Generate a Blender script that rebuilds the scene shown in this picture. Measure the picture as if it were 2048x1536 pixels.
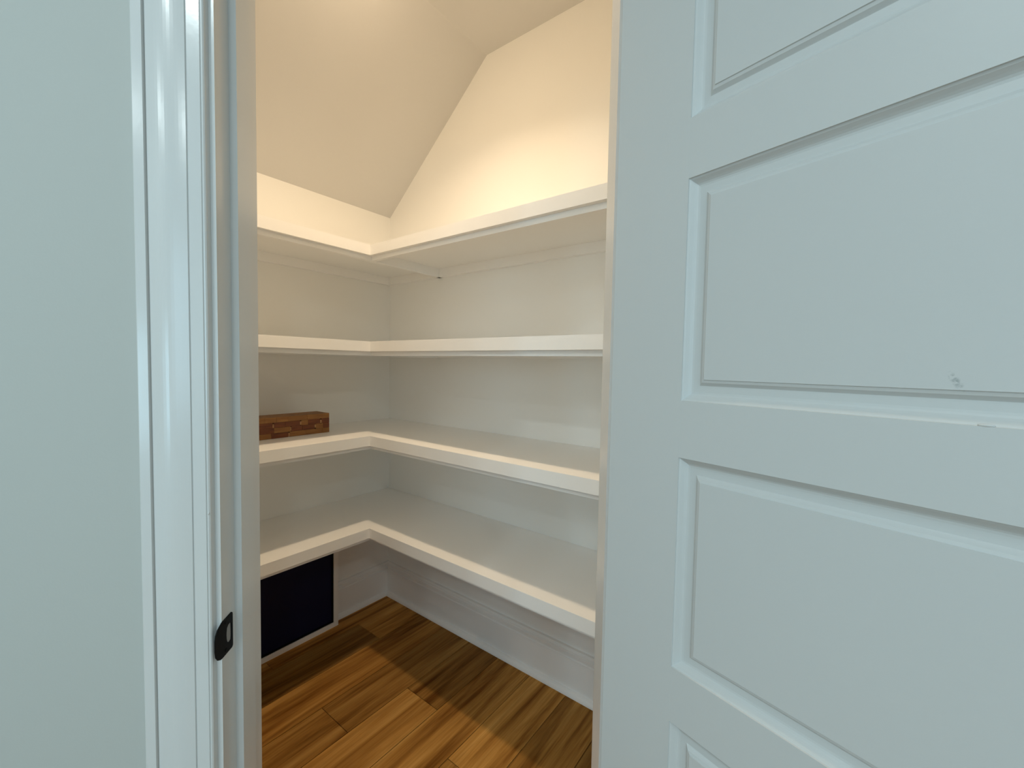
import bpy, bmesh, math, random
from mathutils import Vector, Matrix
random.seed(7)
for o in list(bpy.data.objects): bpy.data.objects.remove(o, do_unlink=True)
scene = bpy.context.scene
COL = scene.collection

# ------------------------------------------------------------------ camera
YAW, PITCH, ROLL = math.radians(37.0546), 0.0451, 0.0181
CAM = Vector((-1.4922, -2.0017, 1.3206))
FOC = 843.95                                   # focal length for an image 2048 wide
fwd = Vector((math.cos(YAW)*math.cos(PITCH), math.sin(YAW)*math.cos(PITCH), -math.sin(PITCH)))
rgt = Vector((math.sin(YAW), -math.cos(YAW), 0))
upv = rgt.cross(fwd)
rgt, upv = rgt*math.cos(ROLL)+upv*math.sin(ROLL), upv*math.cos(ROLL)-rgt*math.sin(ROLL)
cd = bpy.data.cameras.new('camera'); cam = bpy.data.objects.new('camera', cd); COL.objects.link(cam)
cd.sensor_fit = 'HORIZONTAL'; cd.sensor_width = 36; cd.lens = FOC/2048*36; cd.clip_start = .02
m = Matrix((rgt, upv, -fwd)).transposed().to_4x4(); m.translation = CAM
cam.matrix_world = m
scene.camera = cam

# ------------------------------------------------------------------ light and exposure
w = bpy.data.worlds.new('world'); scene.world = w; w.use_nodes = True
bg = w.node_tree.nodes['Background']; bg.inputs[0].default_value = (.62, .82, 1, 1); bg.inputs[1].default_value = .5
scene.view_settings.view_transform = 'Standard'; scene.view_settings.look = 'None'
scene.view_settings.gamma = 1; scene.view_settings.use_curve_mapping = False
scene.view_settings.exposure = 0.0
scene.cycles.diffuse_bounces = 12; scene.cycles.max_bounces = 16
LAMP_STRENGTH = 52.0                           # ceiling lamp of the pantry
LAMP_COLOR = (1.0, .76, .50)
LAMP_BEAM = 6.2                                # the same lamp's downward beam, in watts
WINDOW_POWER = 42.0                           # daylight through the kitchen window behind the camera
WINDOW_COLOR = (.49, .82, 1.0)

# door wall frame: W runs along the wall to the right, K runs into the pantry
KD = Vector((.742507, .669838, 0)); WD = Vector((.669838, -.742507, 0))
O = Vector((-1.257684, -1.283347, 0))          # left jamb, room side corner, on the floor
OPEN_W, JAMB_D, HEAD_Z = .612, .108, 2.045
FRAME = Matrix((WD, KD, Vector((0, 0, 1)))).transposed().to_4x4(); FRAME.translation = O
def wk(a, b, z=0): return O + WD*a + KD*b + Vector((0, 0, z))

win = bpy.data.lights.new('window_daylight', 'AREA'); win.shape = 'RECTANGLE'; win.size = 2.6; win.size_y = 1.55
win.energy = WINDOW_POWER; win.color = WINDOW_COLOR
wo = bpy.data.objects.new('window_daylight', win); COL.objects.link(wo)
wo.matrix_world = FRAME @ Matrix.Translation((-.35, -4.1, 1.6)) @ Matrix.Rotation(math.radians(90), 4, 'X') @ Matrix.Identity(4)

wn2 = bpy.data.lights.new('side_window_daylight', 'AREA'); wn2.shape = 'RECTANGLE'; wn2.size = .5; wn2.size_y = .9
wn2.energy = 17.0; wn2.color = WINDOW_COLOR
wo2 = bpy.data.objects.new('side_window_daylight', wn2); COL.objects.link(wo2)
wo2.matrix_world = FRAME @ Matrix.Translation((-1.98, -2.75, 1.12)) @ Matrix.Rotation(math.radians(-90), 4, 'Z') @ Matrix.Rotation(math.radians(90), 4, 'X')
# recessed downlights of the kitchen ceiling, behind and beside the camera
DOWN_POWER = 10.5
for i, (a_, b_) in enumerate(((-.55, -1.15), (-.2, -2.5), (-1.5, -1.9), (.9, -2.3))):
    dl = bpy.data.lights.new('downlight', 'AREA'); dl.shape = 'DISK'; dl.size = .14; dl.energy = DOWN_POWER; dl.color = (.80, .92, .93)
    do = bpy.data.objects.new('downlight', dl); COL.objects.link(do); do.location = wk(a_, b_, 2.71)

# ------------------------------------------------------------------ materials
def newmat(name):
    mt = bpy.data.materials.new(name); mt.use_nodes = True
    nt = mt.node_tree; b = nt.nodes['Principled BSDF']
    return mt, nt, b
def paint(name, col, rough=.45, bump=.04, scale=180., vary=.015, spec=.5):
    mt, nt, b = newmat(name); N = nt.nodes; L = nt.links
    tc = N.new('ShaderNodeTexCoord')
    n1 = N.new('ShaderNodeTexNoise'); n1.inputs['Scale'].default_value = scale; n1.inputs['Detail'].default_value = 3
    n2 = N.new('ShaderNodeTexNoise'); n2.inputs['Scale'].default_value = 2.2; n2.inputs['Detail'].default_value = 2
    L.new(tc.outputs['Object'], n1.inputs['Vector']); L.new(tc.outputs['Object'], n2.inputs['Vector'])
    mx = N.new('ShaderNodeMix'); mx.data_type = 'RGBA'
    mx.inputs[6].default_value = (*[c*(1-vary) for c in col], 1); mx.inputs[7].default_value = (*[min(1, c*(1+vary)) for c in col], 1)
    L.new(n2.outputs['Fac'], mx.inputs[0]); L.new(mx.outputs[2], b.inputs['Base Color'])
    bp = N.new('ShaderNodeBump'); bp.inputs['Strength'].default_value = bump; bp.inputs['Distance'].default_value = .002
    L.new(n1.outputs['Fac'], bp.inputs['Height']); L.new(bp.outputs['Normal'], b.inputs['Normal'])
    b.inputs['Roughness'].default_value = rough; b.inputs['Specular IOR Level'].default_value = spec
    return mt
M = {}
M['pantry_wall'] = paint('pantry_wall_paint', (.875, .87, .845), .62, .05, 260, spec=.3)
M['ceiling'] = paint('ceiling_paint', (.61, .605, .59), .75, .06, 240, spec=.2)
M['kitchen_wall'] = paint('grey_wall_paint', (.53, .545, .52), .6, .06, 260, spec=.3)
M['trim'] = paint('white_trim_paint', (.71, .715, .71), .20, .05, 60, spec=.5)
M['shelf'] = paint('white_shelf_paint', (.90, .895, .88), .42, .04, 90, spec=.45)
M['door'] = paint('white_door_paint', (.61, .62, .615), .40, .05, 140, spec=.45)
M['black'] = paint('black_metal', (.004, .004, .0045), .55, .02, 300, spec=.12)
M['steel'] = paint('dull_steel', (.30, .30, .30), .5, .02, 300)
M['filter'] = paint('navy_filter', (.008, .009, .034), .45, .10, 400, spec=.15)

def door_panel_mat():                           # the door's paint with one grey scuff
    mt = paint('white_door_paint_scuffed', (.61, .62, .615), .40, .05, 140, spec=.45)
    nt = mt.node_tree; N = nt.nodes; L = nt.links; b = N['Principled BSDF']
    src = b.inputs['Base Color'].links[0].from_socket
    tc = N.new('ShaderNodeTexCoord'); mp = N.new('ShaderNodeMapping')
    mp.vector_type = 'TEXTURE'
    mp.inputs['Location'].default_value = (.3625, 0, 1.3137); mp.inputs['Rotation'].default_value = (0, math.radians(60), 0)
    mp.inputs['Scale'].default_value = (.0098, 1, .0031)
    L.new(tc.outputs['Object'], mp.inputs['Vector'])
    sx = N.new('ShaderNodeSeparateXYZ'); L.new(mp.outputs[0], sx.inputs[0])
    cx = N.new('ShaderNodeCombineXYZ'); L.new(sx.outputs[0], cx.inputs[0]); L.new(sx.outputs[2], cx.inputs[1])
    ln = N.new('ShaderNodeVectorMath'); ln.operation = 'LENGTH'; L.new(cx.outputs[0], ln.inputs[0])
    ra = N.new('ShaderNodeMapRange'); ra.inputs[1].default_value = .3; ra.inputs[2].default_value = 1.1; ra.inputs[3].default_value = 1; ra.inputs[4].default_value = 0
    L.new(ln.outputs['Value'], ra.inputs[0])
    ns = N.new('ShaderNodeTexNoise'); ns.inputs['Scale'].default_value = 420; L.new(tc.outputs['Object'], ns.inputs['Vector'])
    rb = N.new('ShaderNodeMapRange'); rb.inputs[1].default_value = .42; rb.inputs[2].default_value = .62; L.new(ns.outputs['Fac'], rb.inputs[0])
    mu = N.new('ShaderNodeMath'); mu.operation = 'MULTIPLY'; L.new(ra.outputs[0], mu.inputs[0]); L.new(rb.outputs[0], mu.inputs[1])
    m2 = N.new('ShaderNodeMath'); m2.operation = 'MULTIPLY'; m2.inputs[1].default_value = .75; L.new(mu.outputs[0], m2.inputs[0])
    mx = N.new('ShaderNodeMix'); mx.data_type = 'RGBA'; mx.inputs[7].default_value = (.30, .33, .33, 1)
    L.new(m2.outputs[0], mx.inputs[0]); L.new(src, mx.inputs[6]); L.new(mx.outputs[2], b.inputs['Base Color'])
    return mt
M['door_scuffed'] = door_panel_mat()

def floor_mat():
    mt, nt, b = newmat('wood_plank'); N = nt.nodes; L = nt.links
    tc = N.new('ShaderNodeTexCoord'); oi = N.new('ShaderNodeObjectInfo')
    mp = N.new('ShaderNodeMapping'); mp.inputs['Scale'].default_value = (1.3, 20, 1)
    sh = N.new('ShaderNodeVectorMath'); sh.operation = 'ADD'
    sc = N.new('ShaderNodeVectorMath'); sc.operation = 'SCALE'; sc.inputs[0].default_value = (37, 19, 53)
    L.new(oi.outputs['Random'], sc.inputs['Scale'])
    L.new(tc.outputs['Object'], mp.inputs['Vector']); L.new(mp.outputs[0], sh.inputs[0]); L.new(sc.outputs[0], sh.inputs[1])
    n1 = N.new('ShaderNodeTexNoise'); n1.inputs['Scale'].default_value = 1.0; n1.inputs['Detail'].default_value = 5; n1.inputs['Roughness'].default_value = .62; n1.inputs['Distortion'].default_value = .35
    L.new(sh.outputs[0], n1.inputs['Vector'])
    mp2 = N.new('ShaderNodeMapping'); mp2.inputs['Scale'].default_value = (3.5, 150, 1); L.new(tc.outputs['Object'], mp2.inputs['Vector'])
    s2 = N.new('ShaderNodeVectorMath'); s2.operation = 'ADD'; L.new(mp2.outputs[0], s2.inputs[0]); L.new(sc.outputs[0], s2.inputs[1])
    n2 = N.new('ShaderNodeTexNoise'); n2.inputs['Scale'].default_value = 1.0; n2.inputs['Detail'].default_value = 3; L.new(s2.outputs[0], n2.inputs['Vector'])
    cr = N.new('ShaderNodeValToRGB'); e = cr.color_ramp.elements
    e[0].position = .33; e[0].color = (.18, .066, .009, 1); e[1].position = .72; e[1].color = (.66, .36, .10, 1)
    k = cr.color_ramp.elements.new(.5); k.color = (.43, .205, .045, 1)
    L.new(n1.outputs['Fac'], cr.inputs['Fac'])
    g = N.new('ShaderNodeMapRange'); g.inputs[1].default_value = .3; g.inputs[2].default_value = .7; g.inputs[3].default_value = .84; g.inputs[4].default_value = 1.12; L.new(n2.outputs['Fac'], g.inputs[0])
    pv = N.new('ShaderNodeMapRange'); pv.inputs[3].default_value = .55; pv.inputs[4].default_value = 1.2; L.new(oi.outputs['Random'], pv.inputs[0])
    mm = N.new('ShaderNodeMath'); mm.operation = 'MULTIPLY'; L.new(g.outputs[0], mm.inputs[0]); L.new(pv.outputs[0], mm.inputs[1])
    vs = N.new('ShaderNodeVectorMath'); vs.operation = 'SCALE'; L.new(cr.outputs['Color'], vs.inputs[0]); L.new(mm.outputs[0], vs.inputs['Scale'])
    L.new(vs.outputs[0], b.inputs['Base Color'])
    bp = N.new('ShaderNodeBump'); bp.inputs['Strength'].default_value = .12; bp.inputs['Distance'].default_value = .001
    L.new(n2.outputs['Fac'], bp.inputs['Height']); L.new(bp.outputs['Normal'], b.inputs['Normal'])
    b.inputs['Roughness'].default_value = .55; b.inputs['Specular IOR Level'].default_value = .08
    return mt
M['plank'] = floor_mat()
M['seam'] = paint('dark_subfloor', (.012, .006, .003), .8, .02, 200, spec=.1)

def stave_mat(name, a, c):
    mt, nt, b = newmat(name); N = nt.nodes; L = nt.links
    tc = N.new('ShaderNodeTexCoord'); oi = N.new('ShaderNodeObjectInfo')
    mp = N.new('ShaderNodeMapping'); mp.inputs['Scale'].default_value = (14, 60, 120); L.new(tc.outputs['Object'], mp.inputs['Vector'])
    ad = N.new('ShaderNodeVectorMath'); ad.operation = 'ADD'; L.new(mp.outputs[0], ad.inputs[0]); L.new(oi.outputs['Random'], ad.inputs[1])
    n1 = N.new('ShaderNodeTexNoise'); n1.inputs['Scale'].default_value = 1; n1.inputs['Detail'].default_value = 4; L.new(ad.outputs[0], n1.inputs['Vector'])
    mr = N.new('ShaderNodeMapRange'); mr.inputs[1].default_value = .3; mr.inputs[2].default_value = .7; L.new(n1.outputs['Fac'], mr.inputs[0])
    mx = N.new('ShaderNodeMix'); mx.data_type = 'RGBA'; mx.inputs[6].default_value = (*a, 1); mx.inputs[7].default_value = (*c, 1)
    L.new(mr.outputs[0], mx.inputs[0]); L.new(mx.outputs[2], b.inputs['Base Color'])
    b.inputs['Roughness'].default_value = .6
    return mt
M['stave_tan'] = stave_mat('tan_wood', (.21, .085, .018), (.34, .155, .038))
M['stave_red'] = stave_mat('red_brown_wood', (.11, .026, .005), (.21, .062, .014))
M['stave_pale'] = stave_mat('pale_wood', (.34, .17, .07), (.48, .28, .13))

def emit_mat(name, col, s):
    mt = bpy.data.materials.new(name); mt.use_nodes = True; nt = mt.node_tree; nt.nodes.clear()
    e = nt.nodes.new('ShaderNodeEmission'); e.inputs[0].default_value = (*col, 1); e.inputs[1].default_value = s
    n = nt.nodes.new('ShaderNodeTexNoise'); n.inputs['Scale'].default_value = 3
    o = nt.nodes.new('ShaderNodeOutputMaterial'); nt.links.new(e.outputs[0], o.inputs[0])
    return mt
M['lamp'] = emit_mat('lit_frosted_globe', LAMP_COLOR, LAMP_STRENGTH)

# ------------------------------------------------------------------ helpers
def link(name, me, mat=None, parent=None, mw=None):
    o = bpy.data.objects.new(name, me); COL.objects.link(o)
    if me is not None and mat and not me.materials: me.materials.append(M[mat])
    if parent is not None: o.parent = parent
    elif mw is not None: o.matrix_world = mw
    return o
def tag(o, label=None, cat=None, group=None, kind=None):
    for k, v in (('label', label), ('category', cat), ('group', group), ('kind', kind)):
        if v: o[k] = v
    return o
def fin(bm, name, bevel=0, seg=2, smooth=False):
    if bevel:
        bmesh.ops.bevel(bm, geom=[e for e in bm.edges if len(e.link_faces) == 2 and e.calc_face_angle(0) > .3], offset=bevel, segments=seg, affect='EDGES', profile=.6)
    bmesh.ops.recalc_face_normals(bm, faces=bm.faces)
    me = bpy.data.meshes.new(name); bm.to_mesh(me); bm.free()
    if smooth: me.shade_smooth()
    return me
def addbox(bm, a, b):
    xs = [(a[0], b[0]), (a[1], b[1]), (a[2], b[2])]
    v = [bm.verts.new((xs[0][i], xs[1][j], xs[2][k])) for i in (0, 1) for j in (0, 1) for k in (0, 1)]
    for f in ((0, 1, 3, 2), (4, 6, 7, 5), (0, 4, 5, 1), (2, 3, 7, 6), (0, 2, 6, 4), (1, 5, 7, 3)): bm.faces.new([v[i] for i in f])
def boxes(name, bl, bevel=0, seg=2):
    bm = bmesh.new()
    for a, b in bl: addbox(bm, a, b)
    return fin(bm, name, bevel, seg)
def prism(name, poly, z0, z1, bevel=0):           # polygon in x,y extruded along z
    bm = bmesh.new()
    lo = [bm.verts.new((x, y, z0)) for x, y in poly]; hi = [bm.verts.new((x, y, z1)) for x, y in poly]
    n = len(poly)
    bm.faces.new(lo[::-1]); bm.faces.new(hi)
    for i in range(n): bm.faces.new((lo[i], lo[(i+1) % n], hi[(i+1) % n], hi[i]))
    return fin(bm, name, bevel)
def sweep(name, prof, p0, p1, a, b, bevel=0):      # profile (u,v) in axes a,b swept from p0 to p1
    bm = bmesh.new(); p0, p1, a, b = map(Vector, (p0, p1, a, b))
    A = [bm.verts.new(p0+a*u+b*v) for u, v in prof]; B = [bm.verts.new(p1+a*u+b*v) for u, v in prof]
    n = len(prof); bm.faces.new(A); bm.faces.new(B[::-1])
    for i in range(n): bm.faces.new((A[i], B[i], B[(i+1) % n], A[(i+1) % n]))
    return fin(bm, name, bevel)
def empty(name, loc=(0, 0, 0), mw=None):
    o = bpy.data.objects.new(name, None); COL.objects.link(o); o.empty_display_size = .1
    if mw is not None: o.matrix_world = mw
    else: o.location = loc
    return o

# ------------------------------------------------------------------ the shell
CEIL, ZK, YF = 2.7201, 2.1271, -.6987          # flat ceiling height, foot of the slope, where it meets the flat part
XL, YR = -1.35, -1.86                          # side walls of the pantry, outside the view
KW0, KW1, KK = -1.9, 2.3, -4.0                 # kitchen extent in the door wall frame
struct = lambda name, me, mat, mw=None, label=None: tag(link(name, me, mat, mw=mw), label, kind='structure')

struct('wall_left', boxes('wall_left', [((XL-.1, 0, 0), (.1, .1, CEIL+.1))]), 'pantry_wall', label='white pantry wall behind the left run of shelves')
struct('wall_right', boxes('wall_right', [((0, YR-.1, 0), (.1, 0, CEIL+.1))]), 'pantry_wall', label='white pantry wall behind the right run of shelves')
struct('wall_side_left', prism('wall_side_left', [(XL, 0), (XL-.1, 0), (XL-.1, -.909), (XL, -1.019)], 0, CEIL), 'pantry_wall')
struct('wall_side_right', prism('wall_side_right', [(0, YR), (-.594, YR), (-.502, YR-.1), (0, YR-.1)], 0, CEIL), 'pantry_wall')
dw = empty('wall_front', mw=FRAME); tag(dw, 'grey painted wall beside the pantry doorway', kind='structure')
ff = .022
link('wall_surface', boxes('wall_front', [((KW0, 0, 0), (-.02, JAMB_D, CEIL)), ((OPEN_W+.02, 0, 0), (KW1, JAMB_D, CEIL)), ((-.02, 0, HEAD_Z+.02), (OPEN_W+.02, JAMB_D, CEIL))]), 'kitchen_wall', dw)
# thin plaster skin on the pantry side so that the inside is white
link('inner_plaster', boxes('inner_plaster', [((-.32, JAMB_D, 0), (-.02, JAMB_D+.006, CEIL)), ((OPEN_W+.02, JAMB_D, 0), (OPEN_W+.24, JAMB_D+.006, CEIL)), ((-.02, JAMB_D, HEAD_Z+.02), (OPEN_W+.02, JAMB_D+.006, CEIL))]), 'pantry_wall', dw)
struct('wall_kitchen_left', boxes('wkl', [((KW0-.1, KK, 0), (KW0, -3.15, CEIL)), ((KW0-.1, -2.35, 0), (KW0, 0, CEIL)), ((KW0-.1, -3.15, 0), (KW0, -2.35, .67)), ((KW0-.1, -3.15, 1.57), (KW0, -2.35, CEIL))]), 'kitchen_wall', FRAME)
struct('wall_kitchen_right', boxes('wkr', [((KW1, KK, 0), (KW1+.1, 0, CEIL))]), 'kitchen_wall', FRAME)
wx0, wx1, wz0, wz1 = -1.65, .95, .82, 2.38
struct('wall_kitchen_back', boxes('wkb', [((KW0-.1, KK-.12, 0), (wx0, KK, CEIL)), ((wx1, KK-.12, 0), (KW1+.1, KK, CEIL)), ((wx0, KK-.12, 0), (wx1, KK, wz0)), ((wx0, KK-.12, wz1), (wx1, KK, CEIL))]), 'kitchen_wall', FRAME)
win_o = empty('window_1', mw=FRAME); tag(win_o, 'wide white framed kitchen window behind the viewer', kind='structure')
t = .05
link('window_frame', boxes('window_frame', [((wx0, KK-.09, wz0), (wx0+t, KK-.03, wz1)), ((wx1-t, KK-.09, wz0), (wx1, KK-.03, wz1)), ((wx0+t, KK-.09, wz0), (wx1-t, KK-.03, wz0+t)), ((wx0+t, KK-.09, wz1-t), (wx1-t, KK-.03, wz1)), ((-.38, KK-.09, wz0+t), (-.32, KK-.03, wz1-t))], .003), 'trim', win_o)
win_p = empty('window_2', mw=FRAME); tag(win_p, 'tall white framed kitchen window left of the viewer', kind='structure')
link('window_frame', boxes('window_frame', [((KW0-.07, -3.15, .67), (KW0-.02, -3.11, 1.57)), ((KW0-.07, -2.39, .67), (KW0-.02, -2.35, 1.57)), ((KW0-.07, -3.11, .67), (KW0-.02, -2.39, .71)), ((KW0-.07, -3.11, 1.53), (KW0-.02, -2.39, 1.57)), ((KW0-.07, -3.11, 1.10), (KW0-.02, -2.39, 1.13))], .003), 'trim', win_p)
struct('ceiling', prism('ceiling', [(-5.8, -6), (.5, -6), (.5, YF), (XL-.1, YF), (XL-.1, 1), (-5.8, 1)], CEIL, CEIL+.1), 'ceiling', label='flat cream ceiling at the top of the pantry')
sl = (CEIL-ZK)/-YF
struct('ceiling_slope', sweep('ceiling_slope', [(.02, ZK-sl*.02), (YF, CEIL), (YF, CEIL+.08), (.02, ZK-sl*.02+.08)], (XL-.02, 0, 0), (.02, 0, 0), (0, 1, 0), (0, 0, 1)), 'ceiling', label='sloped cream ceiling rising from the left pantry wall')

# ------------------------------------------------------------------ floor of planks
fl = struct('floor', boxes('floor', [((-5.8, -6, -.06), (.45, .3, -.011))]), 'seam', label='brown wood plank floor running into the pantry')
PW, PL, GAP = .1755, 1.22, .0024
joint = {1: -.293, 3: -.677, 4: -.411, 6: -.527, 2: -1.02, 5: -1.06, 7: -.93, 0: -.70}
def inside(cx, cy):
    if cx > -1.6 and cy > -2.1: return (Vector((cx, cy, 0))-O).dot(KD) > -.6 or True
    q = Vector((cx, cy, 0))-O
    return KW0-.5 < q.dot(WD) < KW1+.5 and KK-.4 < q.dot(KD) < .6
cache = {}
for r in range(-4, 34):
    y1 = .0215-PW*r; y0 = y1-PW
    if r < 0 and False: continue
    j = joint.get(r, random.uniform(-1.1, 0.0))
    x = j+PL*2
    while x > -5.8:
        x1, x0 = x, x-PL; x = x0
        x1c = min(x1, .0)
        if x1c-x0 < .03 or y0 > .0: continue
        if not inside((x0+x1c)/2, (y0+y1)/2): continue
        key = round(x1c-x0, 3)
        if key not in cache:
            bm = bmesh.new(); addbox(bm, (0, 0, -.011), (x1c-x0-GAP, PW-GAP, 0)); cache[key] = fin(bm, 'plank', .0006, 1)
        o = link('plank', cache[key], 'plank', fl); o.location = (x0+GAP/2, y0+GAP/2, 0)

# ------------------------------------------------------------------ baseboards in the pantry
BB, SH = .026, .019
bprof = [(0, 0), (BB, 0), (BB, .143), (BB-.0045, .146), (BB-.0045, .149), (BB-.002, .152), (BB-.003, .164), (BB-.009, .168), (BB-.009, .171), (BB-.014, .178), (0, .178)]
sprof = [(BB, 0), (BB+SH, 0)]+[(BB+SH*math.cos(a), .021*math.sin(a)) for a in [math.radians(q) for q in (18, 36, 54, 72, 90)]]
b = empty('baseboard_left', (0, 0, 0)); tag(b, 'white baseboard under the left run of shelves', kind='structure')
for n, pf in (('board', bprof), ('shoe_moulding', sprof)):
    link(n, sweep(n, pf, (-.352, 0, 0), (0, 0, 0), (0, -1, 0), (0, 0, 1)), 'shelf', b)
    link(n, sweep(n, pf, (XL, 0, 0), (-.95, 0, 0), (0, -1, 0), (0, 0, 1)), 'shelf', b)
b = empty('baseboard_right', (0, 0, 0)); tag(b, 'white baseboard under the right run of shelves', kind='structure')
for n, pf in (('board', bprof), ('shoe_moulding', sprof)):
    link(n, sweep(n, pf, (0, YR, 0), (0, -BB if n == 'board' else -BB, 0), (-1, 0, 0), (0, 0, 1)), 'shelf', b)

# ------------------------------------------------------------------ door frame: jambs, stops, casings
def casing_prof():
    p = [(-.0075, 0), (-.0075, -.007), (-.0081, -.0092), (-.0096, -.0106), (-.0112, -.0108), (-.0117, -.0096), (-.0124, -.0096), (-.0130, -.0112), (-.0295, -.0122), (-.0300, -.0104), (-.0309, -.0104), (-.0315, -.0126)]
    for i in range(1, 12):
        t = i/12; wv = -.0315-.050*t
        p.append((wv, -.0126-.0016*t-.0034*math.sin(math.pi*t)**1.0))
    p += [(-.0817, -.0142), (-.0822, -.0122), (-.0831, -.0122), (-.0837, -.0176), (-.0965, -.0180), (-.0985, -.0165), (-.0990, 0)]
    return p
CP = casing_prof()
X, Y, Z = (1, 0, 0), (0, 1, 0), (0, 0, 1)
def jamb_side(name, sgn, w0, label):
    e = empty(name, mw=FRAME); tag(e, label, kind='structure')
    link('jamb', boxes('jamb', [((w0-sgn*.02, 0, 0), (w0, JAMB_D+.006, HEAD_Z))] if sgn > 0 else [((w0, 0, 0), (w0+.02, JAMB_D+.006, HEAD_Z))], .0015), 'trim', e)
    link('door_stop', boxes('door_stop', [((min(w0, w0+sgn*.011), .036, 0), (max(w0, w0+sgn*.011), .074, HEAD_Z-.011))], .0016), 'trim', e)
    c = sweep('casing', CP, (w0, 0, 0), (w0, 0, HEAD_Z+.1), (sgn, 0, 0), Y); link('casing', c, 'trim', e)
    link('inner_casing', boxes('inner_casing', [((min(w0-sgn*.006, w0-sgn*.09), JAMB_D+.006, 0), (max(w0-sgn*.006, w0-sgn*.09), JAMB_D+.02, HEAD_Z+.006))], .002), 'trim', e)
    return e
jamb_side('trim_1', 1, 0, 'white moulded casing and jamb left of the pantry opening')
jamb_side('trim_2', -1, OPEN_W, 'white jamb between the pantry shelves and the open door')
e = empty('trim_3', mw=FRAME); tag(e, 'white head jamb over the pantry opening', kind='structure')
link('jamb', boxes('head', [((-.02, 0, HEAD_Z), (OPEN_W+.02, JAMB_D+.006, HEAD_Z+.02))], .0015), 'trim', e)
link('door_stop', boxes('headstop', [((0, .036, HEAD_Z-.011), (OPEN_W, .074, HEAD_Z))], .0016), 'trim', e)
link('casing', boxes('headcas', [((.0085, -.0165, HEAD_Z+.0075), (OPEN_W-.0085, 0, HEAD_Z+.0985))], .003), 'trim', e)

# strike plate on the left jamb
sp = empty('strike_plate', mw=FRAME @ Matrix.Translation((0, 0, .898)))
tag(sp, 'black metal strike plate on the left door jamb', 'strike plate')
def strike():
    out = [(.0265, .0235), (.0262, .0262), (.0240, .0282), (-.001, .0270), (-.006, .0248), (-.0125, .0215), (-.0172, .0160), (-.0190, .0085), (-.0190, -.0075), (-.0172, -.0175), (-.0125, -.0245), (-.006, -.0282), (-.001, -.0288), (.0240, -.0285), (.0262, -.0262), (.0265, -.0235)]
    hole = [(.0222, .008), (.0218, .0130), (.0190, .0142), (.0145, .0138), (.0110, .0105), (.0097, .004), (.0094, 0), (.0098, -.006), (.0112, -.0110), (.0140, -.0145), (.0185, -.0150), (.0216, -.0132), (.0222, -.008), (.0222, -.003), (.0222, 0), (.0222, .004)]
    # order both loops the same way round and start near the same angle
    c = (.0155, 0)
    key = lambda q: math.atan2(q[1]-c[1], q[0]-c[0])
    out = sorted(out, key=key); hole = sorted(hole, key=key)
    bm = bmesh.new(); n = len(out)
    def lip(k): return max(0, -k-.004)*.10
    def ring(l, wv): return [bm.verts.new((wv, k, z)) for k, z in l]
    a, b2 = ring(out, .0016), ring(hole, .0016); a0, b0 = ring(out, 0.0002), ring(hole, .0002)
    for i in range(n):
        j = (i+1) % n
        for q in ((a[i], a[j], b2[j], b2[i]), (a0[i], b0[i], b0[j], a0[j]), (a[i], a0[i], a0[j], a[j]), (b2[i], b2[j], b0[j], b0[i])): bm.faces.new(q)
    return fin(bm, 'plate')
link('plate', strike(), 'black', sp)
link('latch_hole_liner', boxes('liner', [((.0001, .0085, -.0155), (.0005, .0228, .0148))]), 'steel', sp)
def disc(name, r, h, n=14):
    bm = bmesh.new(); bmesh.ops.create_cone(bm, cap_ends=True, segments=n, radius1=r, radius2=r*.8, depth=h); return fin(bm, name)
for zz in (.021, -.022):
    o = link('screw', disc('screw', .0032, .0009), 'black', sp); o.location = (.0019, .008, zz); o.rotation_euler = (0, math.pi/2, 0)

# ------------------------------------------------------------------ the open five-panel door
DD = Vector((-.277606, -.960695, 0)); DN = Vector((-.960695, .277606, 0))
DE = Vector((-.88814, -1.736286, 0))
DM = Matrix((DD, -DN, Vector((0, 0, 1)))).transposed().to_4x4(); DM.translation = DE   # x along the door, +y into its thickness
DW, DT, ST = .605, .035, .1145
door = empty('door_1', mw=DM); tag(door, 'white five-panel door standing open at the right', kind='structure')
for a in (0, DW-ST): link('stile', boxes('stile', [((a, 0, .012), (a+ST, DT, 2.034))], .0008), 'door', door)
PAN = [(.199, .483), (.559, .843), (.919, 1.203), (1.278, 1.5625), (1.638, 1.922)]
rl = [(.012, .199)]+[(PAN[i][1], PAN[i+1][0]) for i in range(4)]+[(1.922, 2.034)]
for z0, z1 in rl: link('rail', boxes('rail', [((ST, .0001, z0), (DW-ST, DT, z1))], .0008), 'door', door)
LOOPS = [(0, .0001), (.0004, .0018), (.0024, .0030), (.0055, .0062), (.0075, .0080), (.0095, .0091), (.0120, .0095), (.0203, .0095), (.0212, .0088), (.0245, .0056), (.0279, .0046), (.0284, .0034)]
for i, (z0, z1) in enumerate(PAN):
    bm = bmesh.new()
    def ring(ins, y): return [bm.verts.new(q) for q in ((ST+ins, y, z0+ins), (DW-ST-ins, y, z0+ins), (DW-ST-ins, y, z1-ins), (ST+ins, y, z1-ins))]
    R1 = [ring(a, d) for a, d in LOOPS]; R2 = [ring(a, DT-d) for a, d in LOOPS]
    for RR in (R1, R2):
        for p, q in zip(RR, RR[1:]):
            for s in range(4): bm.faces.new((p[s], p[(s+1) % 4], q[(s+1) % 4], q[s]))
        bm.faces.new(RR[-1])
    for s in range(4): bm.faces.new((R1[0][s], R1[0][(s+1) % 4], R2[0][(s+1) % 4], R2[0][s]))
    link('panel', fin(bm, 'panel'), 'door_scuffed' if i == 3 else 'door', door)
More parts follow.
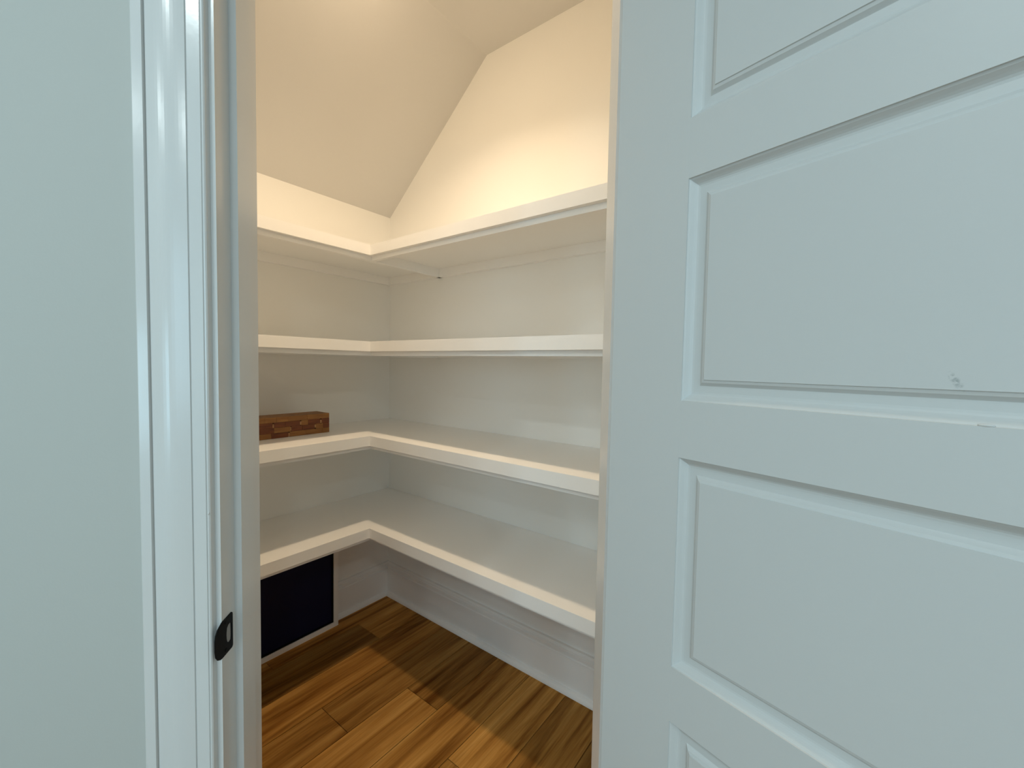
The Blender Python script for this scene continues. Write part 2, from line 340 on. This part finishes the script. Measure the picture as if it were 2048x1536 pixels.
def drip(par, loc, sc, mat):
    bm = bmesh.new(); bmesh.ops.create_uvsphere(bm, u_segments=12, v_segments=8, radius=1)
    o = link('paint_drip', fin(bm, 'paint_drip', smooth=True), mat, par); o.location = loc; o.scale = sc
drip(door, (.3815, .0008, 1.2788), (.0050, .0012, .0014), 'door')
drip(bpy.data.objects['trim_1'], (-.0100, -.0104, 1.095), (.0012, .0012, .0022), 'trim')
# hinges, leaf on the hidden edge and barrel at the jamb corner
for zz in (.25, 1.03, 1.80):
    bm = bmesh.new(); bmesh.ops.create_cone(bm, cap_ends=True, segments=14, radius1=.006, radius2=.006, depth=.09)
    h = link('hinge', fin(bm, 'hinge'), 'black', door); h.location = (-.006, DT+.006, zz)

# ------------------------------------------------------------------ shelves
DL, DR, T, RC, DROP = .4409, .4268, .0420, .0155, .060
ZS = [(1.8120, 'topmost white L-shaped corner shelf, just below the sloped ceiling'),
      (1.4090, 'second white L-shaped corner shelf from the top, near eye level'),
      (1.0058, 'third white L-shaped corner shelf from the top, carrying the brown wood block'),
      (.6042, 'lowest white L-shaped corner shelf, above the dark floor vent')]
XE, YE = XL+.001, YR+.001
for z, lab in ZS:
    s = empty('corner_shelf', (0, 0, z)); tag(s, lab, 'shelf', 'L-shaped pantry shelves')
    nb = .019                                              # nosing thickness, board behind it
    link('left_board', boxes('left_board', [((XE, -DL+nb, -.0195), (-.0005, -.0005, 0))]), 'shelf', s)
    link('right_board', boxes('right_board', [((-DR+nb, YE, -.0195), (-.0005, -DL+nb, 0))]), 'shelf', s)
    # nosing mitred at the inner corner
    p1 = [(XE, -DL), (-DR, -DL), (-DR+nb, -DL+nb), (XE, -DL+nb)]
    p2 = [(-DR, -DL), (-DR, YE), (-DR+nb, YE), (-DR+nb, -DL+nb)]
    link('nosing', prism('nosing', p1, -T, .0002, .0011), 'shelf', s)
    link('nosing', prism('nosing', p2, -T, .0002, .0011), 'shelf', s)
    link('support_strip', boxes('support', [((XE, -DL+nb+.0002, -DROP), (-.0005, -DL+nb+.019, -.0196))], .0008), 'shelf', s)
    link('support_strip', boxes('support', [((-DR+nb+.0002, YE, -DROP), (-DR+nb+.019, -DL+nb, -.0196))], .0008), 'shelf', s)
    link('cleat', boxes('cleat', [((XE, -.0195, -DROP), (-.0005, -.0005, -.0196))], .0008), 'shelf', s)
    link('cleat', boxes('cleat', [((-.0195, YE, -DROP), (-.0005, -.0196, -.0196))], .0008), 'shelf', s)
    link('cleat', boxes('cleat', [((-.0195, -DL+nb+.0195, -DROP), (-.0005, -.0196, -.0196))], .0008), 'shelf', s) if False else None

# ------------------------------------------------------------------ floor level return vent on the left wall
v = empty('return_vent', (-.655, -.001, 0)); tag(v, 'dark navy return air vent in white frame under the lowest shelf', 'vent')
vx0, vx1, vd, vh, vf = -.295, .297, -.078, .50, .0235
bmx = [((vx0, vd, 0), (vx0+vf, 0, vh)), ((vx1-vf, vd, 0), (vx1, 0, vh)), ((vx0+vf, vd, 0), (vx1-vf, 0, vf)), ((vx0+vf, vd, vh-vf), (vx1-vf, 0, vh))]
for bb in bmx: link('frame_side', boxes('frame_side', [bb], .0012), 'shelf', v)
link('inner_rim', boxes('inner_rim', [((vx0+vf+.0005, vd+.004, vf+.0005), (vx0+vf+.006, -.02, vh-vf-.0005)), ((vx1-vf-.006, vd+.004, vf+.0005), (vx1-vf-.0005, -.02, vh-vf-.0005)), ((vx0+vf+.006, vd+.004, vf+.0005), (vx1-vf-.006, -.02, vf+.006)), ((vx0+vf+.006, vd+.004, vh-vf-.006), (vx1-vf-.006, -.02, vh-vf-.0005))]), 'black', v)
link('filter_panel', boxes('filter_panel', [((vx0+vf+.0062, vd+.012, vf+.0062), (vx1-vf-.0062, vd+.024, vh-vf-.0062))]), 'filter', v)

# ------------------------------------------------------------------ block of wooden strips on the third shelf
wb = empty('wood_block', (-.485, -.222, 1.0062)); tag(wb, 'reddish brown block of glued wooden strips lying on the third shelf from the top', 'wood block')
Lb, Db, Hb = .375, .106, .0856
rows = [  # bottom to top: joints as distance from the right end, and which strips are light
    ([.032, .105, .178, .245, .30], 'tttrtt'), ([.028, .067, .120, .170, .235, .29], 'rtrrtrr'), ([.042, .095, .130, .190, .240, .33], 'rrtrrrr'), ([.050, .100, .178, .225, .27], 'tttttt')]
hb = Hb/4
for r, (js, cs) in enumerate(rows):
    ed = [0]+js+[Lb]
    for i in range(len(ed)-1):
        mt = 'stave_tan' if cs[i] == 't' else 'stave_red'
        pr = random.uniform(0, .0010)
        a, e2 = ed[i], ed[i+1]
        pale = random.choice((.004, .005, .007)) if (r, i) in ((1, 1), (1, 3), (2, 0), (2, 2), (2, 4), (0, 2)) else 0
        me = boxes('strip', [((-e2+.0004+pale, 0, .0004), (-a-.0004, Db, hb-.0003))], .0007, 1)
        o = link('strip', me, mt, wb); o.location = (0, pr, r*hb)
        if pale:
            q = random.uniform(.001, .006)
            me = boxes('end_joint', [((-e2+.0002, .0004, q), (-e2+pale, Db-.0004, hb-.0065+q*.8))], .0005, 1)
            o = link('end_joint', me, 'stave_pale', wb); o.location = (0, pr, r*hb)

# ------------------------------------------------------------------ ceiling lamp of the pantry (above the frame)
lp = empty('ceiling_lamp', (-.675, -.89, CEIL)); tag(lp, 'round flush disc lamp on the flat pantry ceiling', 'ceiling lamp')
def lathe(name, prof, n=40):
    bm = bmesh.new(); rings = []
    for r, z in prof: rings.append([bm.verts.new((r*math.cos(2*math.pi*i/n), r*math.sin(2*math.pi*i/n), z)) for i in range(n)])
    for a, b2 in zip(rings, rings[1:]):
        for i in range(n): bm.faces.new((a[i], a[(i+1) % n], b2[(i+1) % n], b2[i]))
    bm.faces.new(rings[0]); bm.faces.new(rings[-1])
    return fin(bm, name, smooth=False)
link('trim_ring', lathe('trim_ring', [(.092, 0), (.092, -.010), (.086, -.018), (.072, -.022), (.070, -.020), (.069, -.010)]), 'trim', lp)
link('diffuser', lathe('diffuser', [(.0685, -.0105), (.0685, -.026), (.064, -.036), (.050, -.044), (.026, -.049), (.004, -.050)]), 'lamp', lp)
bl = bpy.data.lights.new('lamp_beam', 'AREA'); bl.shape = 'DISK'; bl.size = .085; bl.energy = LAMP_BEAM; bl.color = LAMP_COLOR; bl.spread = math.radians(128)
bo = bpy.data.objects.new('lamp_beam', bl); COL.objects.link(bo); bo.parent = lp; bo.location = (0, 0, -.0515)
